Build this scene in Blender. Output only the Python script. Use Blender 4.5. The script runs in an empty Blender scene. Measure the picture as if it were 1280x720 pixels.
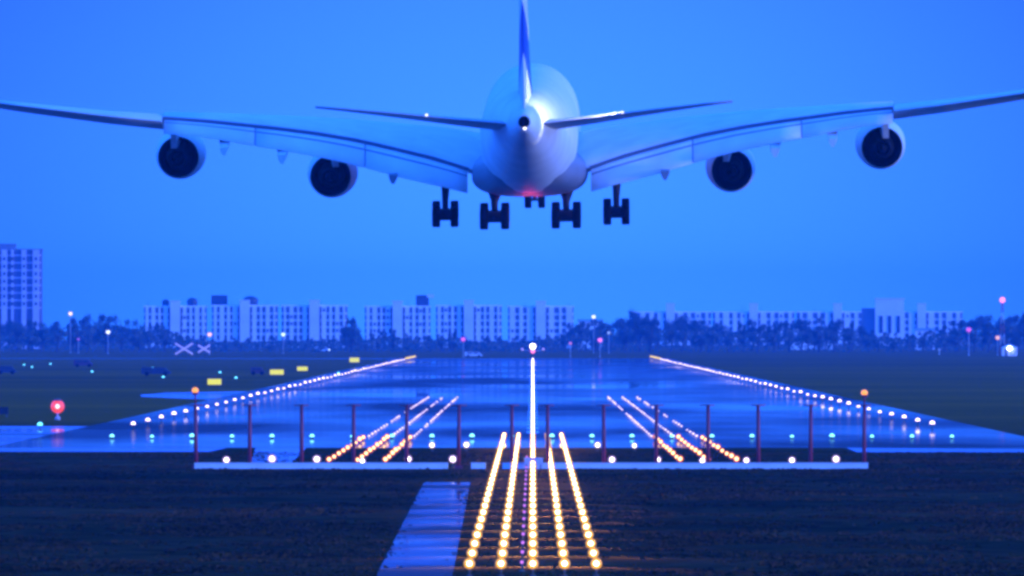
import bpy, bmesh, math, random
import numpy as np
from mathutils import Vector, Matrix
random.seed(7)
rng = np.random.default_rng(7)
R = math.radians
scene = bpy.context.scene
COL = scene.collection

# ------------------------------------------------------------------ camera
# very long lens on a mound 8 m above the field, on the runway's centre line
F, HC, CX, CY = 25000.0, 8.0, 666.0, 411.0
cam_d = bpy.data.cameras.new('camera')
cam_d.sensor_width = 36.0
cam_d.lens = F / 1280 * 36
cam_d.clip_start, cam_d.clip_end = 1.0, 60000.0
cam = bpy.data.objects.new('camera', cam_d)
COL.objects.link(cam)
cam.location = (0, 0, HC)
cam.rotation_euler = Vector((-26 / F, 1, 51 / F)).to_track_quat('-Z', 'Y').to_euler()
scene.camera = cam

# ------------------------------------------------------------------ world and sun
SUN_EL, SUN_AZ = 4.0, 71.0            # low dusk light from the right, behind the camera
world = bpy.data.worlds.new('World')
scene.world = world
world.use_nodes = True
wn, wl = world.node_tree.nodes, world.node_tree.links
wn.clear()
sky = wn.new('ShaderNodeTexSky')
sky.sky_type = 'NISHITA'
sky.sun_disc = False
sky.sun_elevation = R(SUN_EL)
sky.sun_rotation = R(180 - SUN_AZ)
sky.air_density, sky.dust_density, sky.ozone_density = 1.0, 0.3, 6.0
tint = wn.new('ShaderNodeMix'); tint.data_type = 'RGBA'; tint.blend_type = 'MULTIPLY'
tint.inputs[0].default_value = 1.0
wl.new(sky.outputs[0], tint.inputs[6])
elev = wn.new('ShaderNodeTexCoord'); ez = wn.new('ShaderNodeSeparateXYZ'); wl.new(elev.outputs['Generated'], ez.inputs[0])
er = wn.new('ShaderNodeValToRGB'); wl.new(ez.outputs[2], er.inputs[0])
er.color_ramp.elements[0].position, er.color_ramp.elements[0].color = 0.0, (.16, .83, 5.2, 1)
er.color_ramp.elements[1].position, er.color_ramp.elements[1].color = 0.30, (2.4, 2.7, 5.0, 1)
e_ = er.color_ramp.elements.new(.02); e_.color = (.112, .36, 5.2, 1)
es = wn.new('ShaderNodeVectorMath'); es.operation = 'SCALE'; es.inputs['Scale'].default_value = 10.0
wl.new(er.outputs[0], es.inputs[0]); wl.new(es.outputs[0], tint.inputs[7])
# sky colour made palest down the runway, deeper to both sides
tc = wn.new('ShaderNodeTexCoord')
sx = wn.new('ShaderNodeSeparateXYZ'); wl.new(tc.outputs['Generated'], sx.inputs[0])
ab = wn.new('ShaderNodeMath'); ab.operation = 'ABSOLUTE'; wl.new(sx.outputs[0], ab.inputs[0])
mr = wn.new('ShaderNodeMapRange'); mr.interpolation_type = 'SMOOTHSTEP'
mr.inputs[1].default_value, mr.inputs[2].default_value = 0.0, 0.045
mr.inputs[3].default_value, mr.inputs[4].default_value = 1.0, 0.42
wl.new(ab.outputs[0], mr.inputs[0])
side_falloff = wn.new('ShaderNodeMix'); side_falloff.data_type = 'RGBA'; side_falloff.blend_type = 'MULTIPLY'
side_falloff.inputs[0].default_value = 1.0
wl.new(tint.outputs[2], side_falloff.inputs[6]); wl.new(mr.outputs[0], side_falloff.inputs[7])
bg = wn.new('ShaderNodeBackground'); bg.inputs[1].default_value = 0.1
wl.new(side_falloff.outputs[2], bg.inputs[0])
wo = wn.new('ShaderNodeOutputWorld'); wl.new(bg.outputs[0], wo.inputs[0])

sun_d = bpy.data.lights.new('sun', 'SUN')
sun_d.energy, sun_d.angle, sun_d.color = 1.0, R(6), (0.80, 0.90, 1.0)
sun = bpy.data.objects.new('sun', sun_d); COL.objects.link(sun)
sdir = Vector((math.sin(R(SUN_AZ)) * math.cos(R(SUN_EL)), -math.cos(R(SUN_AZ)) * math.cos(R(SUN_EL)), math.sin(R(SUN_EL))))
sun.rotation_euler = sdir.to_track_quat('Z', 'Y').to_euler()

vs = scene.view_settings
vs.view_transform = 'Standard'; vs.look = 'None'; vs.gamma = 1.0; vs.exposure = 0.0
vs.use_curve_mapping = False
cy = scene.cycles
cy.filter_width = 3.2
cy.use_denoising = True
cy.max_bounces = 6; cy.diffuse_bounces = 2; cy.glossy_bounces = 3; cy.volume_bounces = 1
cy.sample_clamp_indirect = 4.0

# ------------------------------------------------------------------ helpers
def PX(px, D): return (px - CX) / F * D
def PZ(py, D): return HC + (CY - py) / F * D
def GD(py): return F * HC / (py - CY)          # distance of a ground point seen at row py

MATS = {}
def mat(name, col, rough=0.6, metal=0.0, var=0.0, scale=1.0, spec=None):
    if name in MATS: return MATS[name]
    m = bpy.data.materials.new(name); m.use_nodes = True
    nt = m.node_tree; b = nt.nodes['Principled BSDF']
    b.inputs['Base Color'].default_value = (*col, 1)
    b.inputs['Roughness'].default_value = rough
    b.inputs['Metallic'].default_value = metal
    if spec is not None: b.inputs['Specular IOR Level'].default_value = spec
    if var:
        t = nt.nodes.new('ShaderNodeTexCoord')
        n = nt.nodes.new('ShaderNodeTexNoise'); n.inputs['Scale'].default_value = scale; n.inputs['Detail'].default_value = 6
        nt.links.new(t.outputs['Object'], n.inputs['Vector'])
        r = nt.nodes.new('ShaderNodeValToRGB')
        r.color_ramp.elements[0].position = 0.3; r.color_ramp.elements[1].position = 0.72
        r.color_ramp.elements[0].color = (*[max(0, c * (1 - var)) for c in col], 1)
        r.color_ramp.elements[1].color = (*[min(1, c * (1 + var)) for c in col], 1)
        nt.links.new(n.outputs[0], r.inputs[0]); nt.links.new(r.outputs[0], b.inputs['Base Color'])
    MATS[name] = m
    return m

def glow(name, col, strength):
    if name in MATS: return MATS[name]
    m = bpy.data.materials.new(name); m.use_nodes = True
    nt = m.node_tree; b = nt.nodes['Principled BSDF']
    b.inputs['Base Color'].default_value = (*[c * .3 for c in col], 1)
    b.inputs['Emission Color'].default_value = (*col, 1)
    b.inputs['Emission Strength'].default_value = strength
    MATS[name] = m
    return m

class MB:
    def __init__(s): s.v, s.f, s.sm = [], [], []
    def face_add(s, pts, smooth=False):
        n = len(s.v); s.v += [tuple(p) for p in pts]; s.f.append(tuple(range(n, n + len(pts)))); s.sm.append(smooth)
    def box(s, c, d, rot=None):
        hx, hy, hz = d[0] / 2, d[1] / 2, d[2] / 2
        ps = [Vector((a * hx, b * hy, e * hz)) for e in (-1, 1) for b in (-1, 1) for a in (-1, 1)]
        if rot is not None: ps = [rot @ p for p in ps]
        n = len(s.v); s.v += [tuple(p + Vector(c)) for p in ps]
        for q in ((0, 2, 3, 1), (4, 5, 7, 6), (0, 1, 5, 4), (2, 6, 7, 3), (0, 4, 6, 2), (1, 3, 7, 5)):
            s.f.append(tuple(n + i for i in q)); s.sm.append(False)
        return s
    def loft(s, rings, cap=True, smooth=True, closed=True):
        n0 = len(s.v); k = len(rings[0])
        for r in rings: s.v += [tuple(p) for p in r]
        for i in range(len(rings) - 1):
            for j in range(k if closed else k - 1):
                a = n0 + i * k + j; b = n0 + i * k + (j + 1) % k
                s.f.append((a, b, b + k, a + k)); s.sm.append(smooth)
        if cap:
            s.f.append(tuple(n0 + j for j in reversed(range(k)))); s.sm.append(False)
            e = n0 + (len(rings) - 1) * k
            s.f.append(tuple(e + j for j in range(k))); s.sm.append(False)
        return s
    def tube(s, a, b, r0, r1=None, n=10, cap=True):
        r1 = r0 if r1 is None else r1
        a, b = Vector(a), Vector(b); d = (b - a).normalized()
        u = d.orthogonal().normalized(); w = d.cross(u)
        ring = lambda c, r: [c + (u * math.cos(t) + w * math.sin(t)) * r for t in [2 * math.pi * i / n for i in range(n)]]
        return s.loft([ring(a, r0), ring(b, r1)], cap)
    def lathe(s, axis_o, axis_d, prof, n=32, cap=False):
        o, d = Vector(axis_o), Vector(axis_d).normalized()
        u = Vector((0, 0, 1)) if abs(d.z) < .9 else Vector((1, 0, 0))
        u = (u - d * u.dot(d)).normalized(); w = d.cross(u)
        rings = [[o + d * t + (u * math.cos(a) + w * math.sin(a)) * r for a in [2 * math.pi * i / n for i in range(n)]] for t, r in prof]
        return s.loft(rings, cap)
    def sphere(s, c, r, n=10, m=6, half=None):
        c = Vector(c); rx = r if isinstance(r, (tuple, list)) else (r, r, r)
        a0, a1 = -math.pi / 2, math.pi / 2
        if half == 'up': a0 = 0
        rings = []
        for i in range(m + 1):
            t = a0 + (a1 - a0) * i / m
            if i == 0 and not half: t += .02
            if i == m: t -= .02
            rings.append([c + Vector((rx[0] * math.cos(t) * math.cos(p), rx[1] * math.cos(t) * math.sin(p), rx[2] * math.sin(t))) for p in [2 * math.pi * j / n for j in range(n)]])
        return s.loft(rings)
    def mesh(s, name, m):
        me = bpy.data.meshes.new(name); me.from_pydata(s.v, [], s.f)
        me.polygons.foreach_set('use_smooth', s.sm)
        if m is not None: me.materials.append(m)
        bm = bmesh.new(); bm.from_mesh(me); bmesh.ops.recalc_face_normals(bm, faces=bm.faces); bm.to_mesh(me); bm.free()
        return me
    def build(s, name, m, parent=None, loc=(0, 0, 0)):
        return link(name, s.mesh(name, m), parent, loc)

def link(name, me, parent=None, loc=(0, 0, 0)):
    o = bpy.data.objects.new(name, me); COL.objects.link(o); o.location = loc
    if parent: o.parent = parent
    return o
def tag(o, label=None, cat=None, group=None, kind=None):
    if label: o['label'] = label
    if cat: o['category'] = cat
    if group: o['group'] = group
    if kind: o['kind'] = kind
    return o
def empty(name, loc=(0, 0, 0)):
    o = bpy.data.objects.new(name, None); COL.objects.link(o); o.location = loc; o.empty_display_size = .2
    return o
def dup(root, loc, label=None):
    r = root.copy(); COL.objects.link(r); r.location = loc
    if label: r['label'] = label
    for ch in list(root.children):
        c = ch.copy(); COL.objects.link(c); c.parent = r
        for g in list(ch.children):
            d = g.copy(); COL.objects.link(d); d.parent = c
    return r
ONES = 'zeroth first second third fourth fifth sixth seventh eighth ninth tenth eleventh twelfth thirteenth fourteenth fifteenth sixteenth seventeenth eighteenth nineteenth'.split()
TENS = {2: ('twentieth', 'twenty'), 3: ('thirtieth', 'thirty'), 4: ('fortieth', 'forty'), 5: ('fiftieth', 'fifty'), 6: ('sixtieth', 'sixty'),
        7: ('seventieth', 'seventy'), 8: ('eightieth', 'eighty'), 9: ('ninetieth', 'ninety')}
def nth(n):
    if n < 20: return ONES[n]
    if n >= 100: return 'hundred-and-' + nth(n - 100) if n > 100 else 'hundredth'
    t, o = divmod(n, 10)
    return TENS[t][0] if o == 0 else TENS[t][1] + '-' + ONES[o]

# ------------------------------------------------------------------ setting
def grass_material():
    m = bpy.data.materials.new('grass'); m.use_nodes = True
    nt = m.node_tree; b = nt.nodes['Principled BSDF']; N = nt.nodes.new; L = nt.links.new
    t = N('ShaderNodeTexCoord')
    n1 = N('ShaderNodeTexNoise'); n1.inputs['Scale'].default_value = .018; n1.inputs['Detail'].default_value = 8; n1.inputs['Roughness'].default_value = .65
    n2 = N('ShaderNodeTexNoise'); n2.inputs['Scale'].default_value = .35; n2.inputs['Detail'].default_value = 5
    L(t.outputs['Object'], n1.inputs['Vector']); L(t.outputs['Object'], n2.inputs['Vector'])
    r1 = N('ShaderNodeValToRGB'); cr = r1.color_ramp
    cr.elements[0].position = .32; cr.elements[0].color = (.010, .019, .009, 1)
    cr.elements[1].position = .70; cr.elements[1].color = (.110, .054, .022, 1)
    e = cr.elements.new(.5); e.color = (.052, .036, .015, 1)
    L(n1.outputs[0], r1.inputs[0])
    r2 = N('ShaderNodeValToRGB'); r2.color_ramp.elements[0].color = (.45, .45, .45, 1); r2.color_ramp.elements[1].color = (1.35, 1.35, 1.35, 1)
    r2.color_ramp.elements[0].position = .3; r2.color_ramp.elements[1].position = .7
    L(n2.outputs[0], r2.inputs[0])
    mx = N('ShaderNodeMix'); mx.data_type = 'RGBA'; mx.blend_type = 'MULTIPLY'; mx.inputs[0].default_value = 1
    L(r1.outputs[0], mx.inputs[6]); L(r2.outputs[0], mx.inputs[7]); sp_y = N('ShaderNodeSeparateXYZ'); L(t.outputs['Object'], sp_y.inputs[0])
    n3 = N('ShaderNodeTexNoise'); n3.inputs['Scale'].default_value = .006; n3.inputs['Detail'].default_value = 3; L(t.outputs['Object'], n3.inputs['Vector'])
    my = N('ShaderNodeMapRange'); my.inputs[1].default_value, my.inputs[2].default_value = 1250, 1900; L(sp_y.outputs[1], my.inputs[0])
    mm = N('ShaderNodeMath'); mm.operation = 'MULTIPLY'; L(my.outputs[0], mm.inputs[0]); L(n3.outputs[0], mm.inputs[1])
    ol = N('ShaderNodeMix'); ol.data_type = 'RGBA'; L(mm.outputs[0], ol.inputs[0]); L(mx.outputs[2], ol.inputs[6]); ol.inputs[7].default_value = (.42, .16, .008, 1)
    L(ol.outputs[2], b.inputs['Base Color'])
    b.inputs['Roughness'].default_value = 1.0; b.inputs['Specular IOR Level'].default_value = 0.0
    return m
GRASS = grass_material()

PATH_X = (-5.75, -3.15)
ys = [-400, -100, 200, 450, 560] + list(np.arange(600, 1345, 3.0)) + [1360, 1450, 1600, 2000, 3000, 4500, 6000, 8000, 11000, 14000]
xs = [-1800, -700, -250, -120, -70] + list(np.arange(-46, 46.1, 1.6)) + [70, 120, 250, 700, 1800]
nx, ny = len(xs), len(ys)
X, Y = np.meshgrid(xs, ys)
Z = (0.07 * np.sin(X * .31 + Y * .045 + 1.3 * np.sin(Y * .021)) * np.sin(Y * .083 + X * .11)
     + 0.06 * np.sin(Y * .19 + 2 * np.sin(X * .23)) * np.sin(X * .57 + Y * .031) + .03 * rng.standard_normal(X.shape)) - .03
fade = np.clip((Y - 600) / 20, 0, 1) * np.clip((1250 - Y) / 40, 0, 1) * np.clip((46 - abs(X)) / 4, 0, 1)
fade *= np.clip((abs(X + 4.2) - 2.7) / 1.5, 0, 1) * np.clip((abs(X) - 2.6) / 1.5, 0, 1)
Z *= fade
me = bpy.data.meshes.new('grass_ground')
vv = np.stack([X.ravel(), Y.ravel(), Z.ravel()], 1)
ff = [(j * nx + i, j * nx + i + 1, (j + 1) * nx + i + 1, (j + 1) * nx + i) for j in range(ny - 1) for i in range(nx - 1)]
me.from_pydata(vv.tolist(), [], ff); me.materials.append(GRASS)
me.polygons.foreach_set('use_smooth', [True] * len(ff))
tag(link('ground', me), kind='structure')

def wet_material(name, base, r_lo, r_hi, sx_, sy_, lo=.38, hi=.66, f_lo=.12, f_hi=.78):
    """dark surface under a broken film of water: the film mirrors the sky, the rest stays matt"""
    m = bpy.data.materials.new(name); m.use_nodes = True
    nt = m.node_tree; b = nt.nodes['Principled BSDF']; N = nt.nodes.new; L = nt.links.new
    t = N('ShaderNodeTexCoord'); mp = N('ShaderNodeMapping'); mp.inputs['Scale'].default_value = (sx_, sy_, 1)
    L(t.outputs['Object'], mp.inputs['Vector'])
    n = N('ShaderNodeTexNoise'); n.inputs['Scale'].default_value = 1; n.inputs['Detail'].default_value = 4; n.inputs['Roughness'].default_value = .5
    L(mp.outputs[0], n.inputs['Vector'])
    b.inputs['Base Color'].default_value = (*base, 1); b.inputs['Roughness'].default_value = .9; b.inputs['Specular IOR Level'].default_value = .0
    g = N('ShaderNodeBsdfGlossy'); g.inputs['Color'].default_value = (.92, .95, 1, 1)
    mr_ = N('ShaderNodeMapRange'); mr_.inputs[1].default_value, mr_.inputs[2].default_value = lo, hi
    mr_.inputs[3].default_value, mr_.inputs[4].default_value = r_hi, r_lo
    L(n.outputs[0], mr_.inputs[0]); L(mr_.outputs[0], g.inputs['Roughness'])
    mf = N('ShaderNodeMapRange'); mf.inputs[1].default_value, mf.inputs[2].default_value = lo, hi
    mf.inputs[3].default_value, mf.inputs[4].default_value = f_lo, f_hi
    L(n.outputs[0], mf.inputs[0])
    fr = N('ShaderNodeFresnel'); fr.inputs['IOR'].default_value = 1.33
    mu = N('ShaderNodeMath'); mu.operation = 'MULTIPLY'; L(fr.outputs[0], mu.inputs[0]); L(mf.outputs[0], mu.inputs[1])
    mx = N('ShaderNodeMixShader'); L(mu.outputs[0], mx.inputs[0]); L(b.outputs[0], mx.inputs[1]); L(g.outputs[0], mx.inputs[2])
    L(mx.outputs[0], nt.nodes['Material Output'].inputs['Surface'])
    return m
WET = wet_material('wet_asphalt', (.035, .036, .04), .010, .065, .030, .0028, f_lo=.10, f_hi=.85)
WET_TAXI = wet_material('wet_concrete', (.06, .06, .062), .03, .2, .015, .02)
WET_DULL = wet_material('damp_concrete', (.05, .05, .052), .05, .25, .012, .02, f_lo=.02, f_hi=.35)
WET_PATH = wet_material('wet_path', (.05, .05, .055), .04, .14, .16, .03, .40, .64, .04, .40)
PAINT = wet_material('white_paint', (.5, .5, .5), .05, .25, .1, .05)

def sheet(name, x0, x1, y0, y1, z, m, ny_=1):
    b = MB()
    for i in range(ny_):
        a, c = y0 + (y1 - y0) * i / ny_, y0 + (y1 - y0) * (i + 1) / ny_
        b.face_add([(x0, a, z), (x1, a, z), (x1, c, z), (x0, c, z)])
    return tag(b.build(name, m), kind='structure')
RW_END = 5400
sheet('runway', -36.4, 36.4, 1342, RW_END, .020, WET, 40)
tx = MB()
tx.face_add([(-150, 1299, .016), (-36.4, 1299, .016), (-36.4, 1639, .016), (-60, 1650, .016), (-150, 1625, .016)])
tag(tx.build('taxiway', WET_TAXI), kind='structure')
b = MB(); b.face_add([(-36.4, 1299, .016), (-21, 1299, .016), (-20.5, 1342, .016), (-36.4, 1342, .016)])
b.face_add([(-16.5, 1165, .016), (-14.2, 1165, .016), (-15.2, 1342, .016), (-18.6, 1342, .016)])
b.face_add([(21, 1294, .016), (60, 1290, .016), (60, 1330, .016), (36.4, 1420, .016), (36.4, 1342, .016), (21, 1342, .016)])
tag(b.build('pavement', WET_TAXI), kind='structure')
b = MB(); b.face_add([(-36.4, 2250, .016), (-36.4, 2560, .016), (-46, 2500, .016), (-47.5, 2420, .016), (-46, 2350, .016)])
tag(b.build('taxiway', WET_TAXI), kind='structure')
b = MB(); b.face_add([(-420, 5330, .016), (-70, 5320, .016), (-36.4, 5250, .016), (-36.4, 5395, .016), (-420, 5560, .016)])
tag(b.build('taxiway', WET_DULL), kind='structure')
b = MB()
for i in range(10):
    ya, yb = 560 + 48.2 * i, 560 + 48.2 * (i + 1)
    fx = lambda y: (-5.07 - (y - 647) * .00152, -2.60 - (y - 647) * .00165)
    b.face_add([(fx(ya)[0], ya, .012), (fx(ya)[1], ya, .012), (fx(yb)[1], yb, .012), (fx(yb)[0], yb, .012)])
tag(b.build('path', WET_PATH), kind='structure')
b = MB()
for k in range(70):
    y0 = 1530 + k * 60
    if y0 + 30 < RW_END: b.face_add([(-.45, y0, .026), (.45, y0, .026), (.45, y0 + 30, .026), (-.45, y0 + 30, .026)])
tag(b.build('runway_marking', PAINT), kind='structure')

# grass tufts standing in the near field
def tufts():
    n = 60000
    yy = 615 + (1294 - 615) * rng.random(n) ** 0.9
    xx = (rng.random(n) * 2 - 1) * (.0285 * yy + 2)
    keep = ~((xx > -5.12 - (yy - 647) * .00152 + .3 * rng.standard_normal(n)) & (xx < -2.55 - (yy - 647) * .00165 + .25 * rng.standard_normal(n)) & (yy < 1046))
    keep &= ~((abs(xx) < 2.7) & (rng.random(n) < .75))
    keep &= (np.sin(yy * .06 + 2 * np.sin(xx * .21)) + np.sin(xx * .4 + yy * .023) + rng.standard_normal(n) * .8) > -.5
    xx, yy = xx[keep], yy[keep]; n = len(xx)
    h = .03 + .085 * rng.random(n) ** 2; w = .25 + .5 * rng.random(n)
    V, Fc = [], []
    P = np.zeros((n, 3, 3, 3))
    for k in range(3):
        a = rng.random(n) * math.pi
        ox, oy = (rng.random(n) - .5) * w, (rng.random(n) - .5) * w
        dx, dy = np.cos(a) * w * .35, np.sin(a) * w * .35
        P[:, k, 0] = np.stack([xx + ox - dx, yy + oy - dy, np.full(n, -.06)], 1)
        P[:, k, 1] = np.stack([xx + ox + dx, yy + oy + dy, np.full(n, -.06)], 1)
        P[:, k, 2] = np.stack([xx + ox + dx * (rng.random(n) - .5), yy + oy + (rng.random(n) - .5) * .1, h * (.6 + .4 * rng.random(n))], 1)
    V = P.reshape(-1, 3); nf = n * 3
    me = bpy.data.meshes.new('grass_tufts')
    me.vertices.add(nf * 3); me.vertices.foreach_set('co', V.ravel())
    me.loops.add(nf * 3); me.loops.foreach_set('vertex_index', np.arange(nf * 3, dtype=np.int32))
    me.polygons.add(nf); me.polygons.foreach_set('loop_start', np.arange(0, nf * 3, 3, dtype=np.int32))
    me.update(); me.validate(); me.materials.append(GRASS)
    tag(link('grass_tufts', me), 'rough dark grass tufts covering the field before the runway', 'grass', kind='stuff')
tufts()

# the air: even haze round camera and scene
hz = bpy.data.materials.new('haze_air'); hz.use_nodes = True
hn = hz.node_tree.nodes; hn.clear()
pv = hn.new('ShaderNodeVolumePrincipled'); pv.inputs['Color'].default_value = (.03, .40, 1, 1)
pv.inputs['Density'].default_value = 4.0e-5; pv.inputs['Anisotropy'].default_value = 0.2
ho = hn.new('ShaderNodeOutputMaterial'); hz.node_tree.links.new(pv.outputs[0], ho.inputs['Volume'])
hb = MB().box((0, 6850, 24.5), (3800, 14700, 51)).build('haze', hz)
tag(hb, kind='stuff')

# ------------------------------------------------------------------ far buildings
WALL = mat('pale_render', (.84, .84, .84), .8, var=.08, scale=.12)
WALL2 = mat('tower_render', (.68, .60, .66), .8, var=.12, scale=.12)
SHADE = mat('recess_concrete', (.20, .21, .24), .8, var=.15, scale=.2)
GLASS = mat('dark_glass', (.04, .05, .07), .15)
DARKMET = mat('dark_tank', (.05, .055, .07), .5, var=.2, scale=1.0)
ROOFM = mat('roof_grey', (.35, .36, .38), .8, var=.15, scale=.2)

win_mesh = MB().box((0, -.04, 0), (.9, .12, 1.2)).mesh('window', GLASS)
def apartment(px, D, wpx, ytop, floors, label, group, tower=True, tower_up=5, bays=3, wall=WALL, tank=None):
    k = F / D; w = wpx / k; H = PZ(ytop, D)
    root = empty('apartment_block', (PX(px, D), D, 0))
    tag(root, label, 'apartment block', group)
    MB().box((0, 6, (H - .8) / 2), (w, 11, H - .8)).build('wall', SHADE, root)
    MB().box((0, 6, H - .4), (w + .5, 11.6, .8)).build('roof', wall, root)
    fl = (H - .8) / floors
    tw = 4.2; ra = random.Random(int(px)); bays = ra.choice((3, 4)) if bays == 3 else bays
    for s in (-1, 1):
        half = w / 2 - tw / 2 - .6
        bw = half / bays
        for i in range(bays):
            xc = s * (tw / 2 + .6 + bw * (i + .5))
            f = ra.uniform(.55, .75) if i % 2 == 0 else ra.uniform(.25, .5)
            bay = MB().box((xc, 0, (H - .8) / 2), (bw * f, 1.6, H - .8)).build('wall_bay', wall, root)
            for q in range(2, floors):
                if i % 2 == 0 and ra.random() < .35: link('window', win_mesh, bay, (xc, -.8, fl * (q + .5)))
        fs = MB()
        for q in range(1, floors): fs.box((s * (tw / 2 + .6 + half / 2), .15, fl * q), (half, .9, .9))
        fs.build('balcony_rail', wall, root)
    for q in range(ra.randint(1, 3)):
        x = ra.uniform(-.45, .45) * w; MB().tube((x, 5, H - .1), (x, 5, H + ra.uniform(1.2, 3)), .09, .05, 5).build('aerial', DARKMET, root)
    if tower:
        ht = H + tower_up / k
        t = MB().box((0, -.2, ht / 2), (tw, 3.2, ht)).build('stair_tower', wall, root)
        MB().box((0, -.2, ht + .2), (tw + .5, 3.6, .4)).build('parapet', wall, t)
    if tank:
        for (tpx, ty, tw_, kind) in tank:
            x = PX(tpx, D) - PX(px, D); tw_ = tw_ / k; th = PZ(ty, D) - H
            m = MB()
            if kind == 'dome':
                m.lathe((x, 4, H), (0, 0, 1), [(0, tw_ * .42), (th * .55, tw_ * .5), (th * .85, tw_ * .36), (th, tw_ * .1)], 14, True)
            else:
                m.box((x, 4, H + th / 2), (tw_, 3, th))
            m.build('water_tank' if kind == 'dome' else 'plant_room', DARKMET, root)
    return root
G1 = 'pale apartment blocks beyond the trees'
apartment(219, 8500, 78, 382, 6, 'pale apartment block with two dark roof tanks, leftmost of the row of six', G1, tank=[(207, 374, 10, 'dome'), (240, 372, 14, 'dome')])
apartment(306, 8500, 82, 381, 6, 'pale apartment block with two wide dark roof tanks, second of the row of six', G1, tank=[(274, 369, 20, 'box'), (313, 370, 20, 'dome')])
apartment(393, 8500, 82, 381, 6, 'pale apartment block with bare roof just left of the tall dark tree', G1)
apartment(497, 8500, 82, 382, 6, 'pale apartment block with dark box and white cap on its roof', G1, tank=[(528, 369, 16, 'box')])
apartment(586, 8500, 82, 381, 6, 'pale apartment block with bare roof, fifth of the row of six', G1)
apartment(676, 8500, 82, 382, 6, 'pale apartment block at the right end of the row of six', G1)
wb = MB().box((PX(538, 8500), 8503, PZ(370, 8500)), (3.0, 1.5, 1.4)).build('roof_lantern', WALL)
wb.parent = [o for o in bpy.data.objects if o.get('label', '').startswith('pale apartment block with dark box')][0]
wb.location = -wb.parent.location
# high tower at the left
D = 8000; k = F / D
tb = empty('tower_block', (PX(18, D), D, 0)); tag(tb, 'tall lilac tower block rising over the trees at the left', 'tower block')
Ht = PZ(314, D); wt = 68 / k
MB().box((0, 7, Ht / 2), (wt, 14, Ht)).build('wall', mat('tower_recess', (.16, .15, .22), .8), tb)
for (a, c) in ((-15, -2), (2, 9), (14, 17), (27, 33), (41, 49)):
    x0, x1 = PX(a, D) - tb.location.x, PX(c, D) - tb.location.x
    bay = MB().box(((x0 + x1) / 2, -.4, (Ht + .6) / 2), (x1 - x0, 2.2, Ht + .6)).build('wall_bay', WALL2, tb)
    for q in range(6, 13): link('window', win_mesh, bay, ((x0 + x1) / 2, -1.5, 3 * q))
for q in range(5, 13): MB().box((0, .1, 3 * q + 1.4), (wt * .98, .5, .7)).build('balcony_rail', WALL2, tb)
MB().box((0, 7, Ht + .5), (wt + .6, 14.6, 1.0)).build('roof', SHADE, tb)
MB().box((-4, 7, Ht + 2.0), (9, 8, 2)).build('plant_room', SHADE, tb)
# blocks at the right, farther and hazier
G2 = 'hazy long blocks behind the trees at right'
for i, (px, lab) in enumerate(((838, 'low hazy block behind the dark pointed trees right of centre'), (942, 'low hazy block with pale stair tower, second of four at right'),
                               (1047, 'low hazy block with pale roof line left of the bright hall'), (1152, 'low hazy block at the right end of the four far blocks'))):
    apartment(px, 9800, 102, 389, 5, lab, G2, tower_up=9, bays=4)
D = 9300; k = F / D
hall = empty('hall', (PX(1112, D), D, 0)); tag(hall, 'bright square hall standing above the low hazy blocks', 'hall')
Hh = PZ(374, D)
MB().box((0, 5, Hh / 2), (36 / k, 10, Hh)).build('wall', WALL, hall)
MB().box((0, 5, Hh + .3), (38 / k, 10.6, .6)).build('roof', WALL, hall)
for x in (-4, 0, 4): MB().box((x, -.1, 10), (1.6, .3, 8)).build('window', GLASS, hall)
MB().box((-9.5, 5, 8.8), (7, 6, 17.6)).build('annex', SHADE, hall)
def shed(px, D, wpx, ytop, lab):
    k = F / D; w = wpx / k; H = PZ(ytop, D)
    r = empty('shed', (PX(px, D), D, 0)); tag(r, lab, 'shed', 'pale sheds among the trees')
    MB().box((0, 4, (H - 1) / 2), (w, 8, H - 1)).build('wall', WALL, r)
    b = MB(); b.loft([[(-w / 2 - .3, -.4, H - 1), (w / 2 + .3, -.4, H - 1), (w / 2 + .3, 4, H), (-w / 2 - .3, 4, H)], [(-w / 2 - .3, 8.4, H - 1), (w / 2 + .3, 8.4, H - 1), (w / 2 + .3, 4.01, H), (-w / 2 - .3, 4.01, H)]])
    b.build('roof', ROOFM, r)
    MB().box((w * .2, -.05, 1.6), (3, .2, 3.2)).build('door', SHADE, r)
shed(1015, 7650, 52, 409, 'long low pale shed among trees below the bright hall')
shed(1156, 7650, 24, 410, 'short pale shed among trees right of the bright hall')
shed(738, 7650, 30, 399, 'flat pale shed among trees just right of the apartment row')

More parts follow.
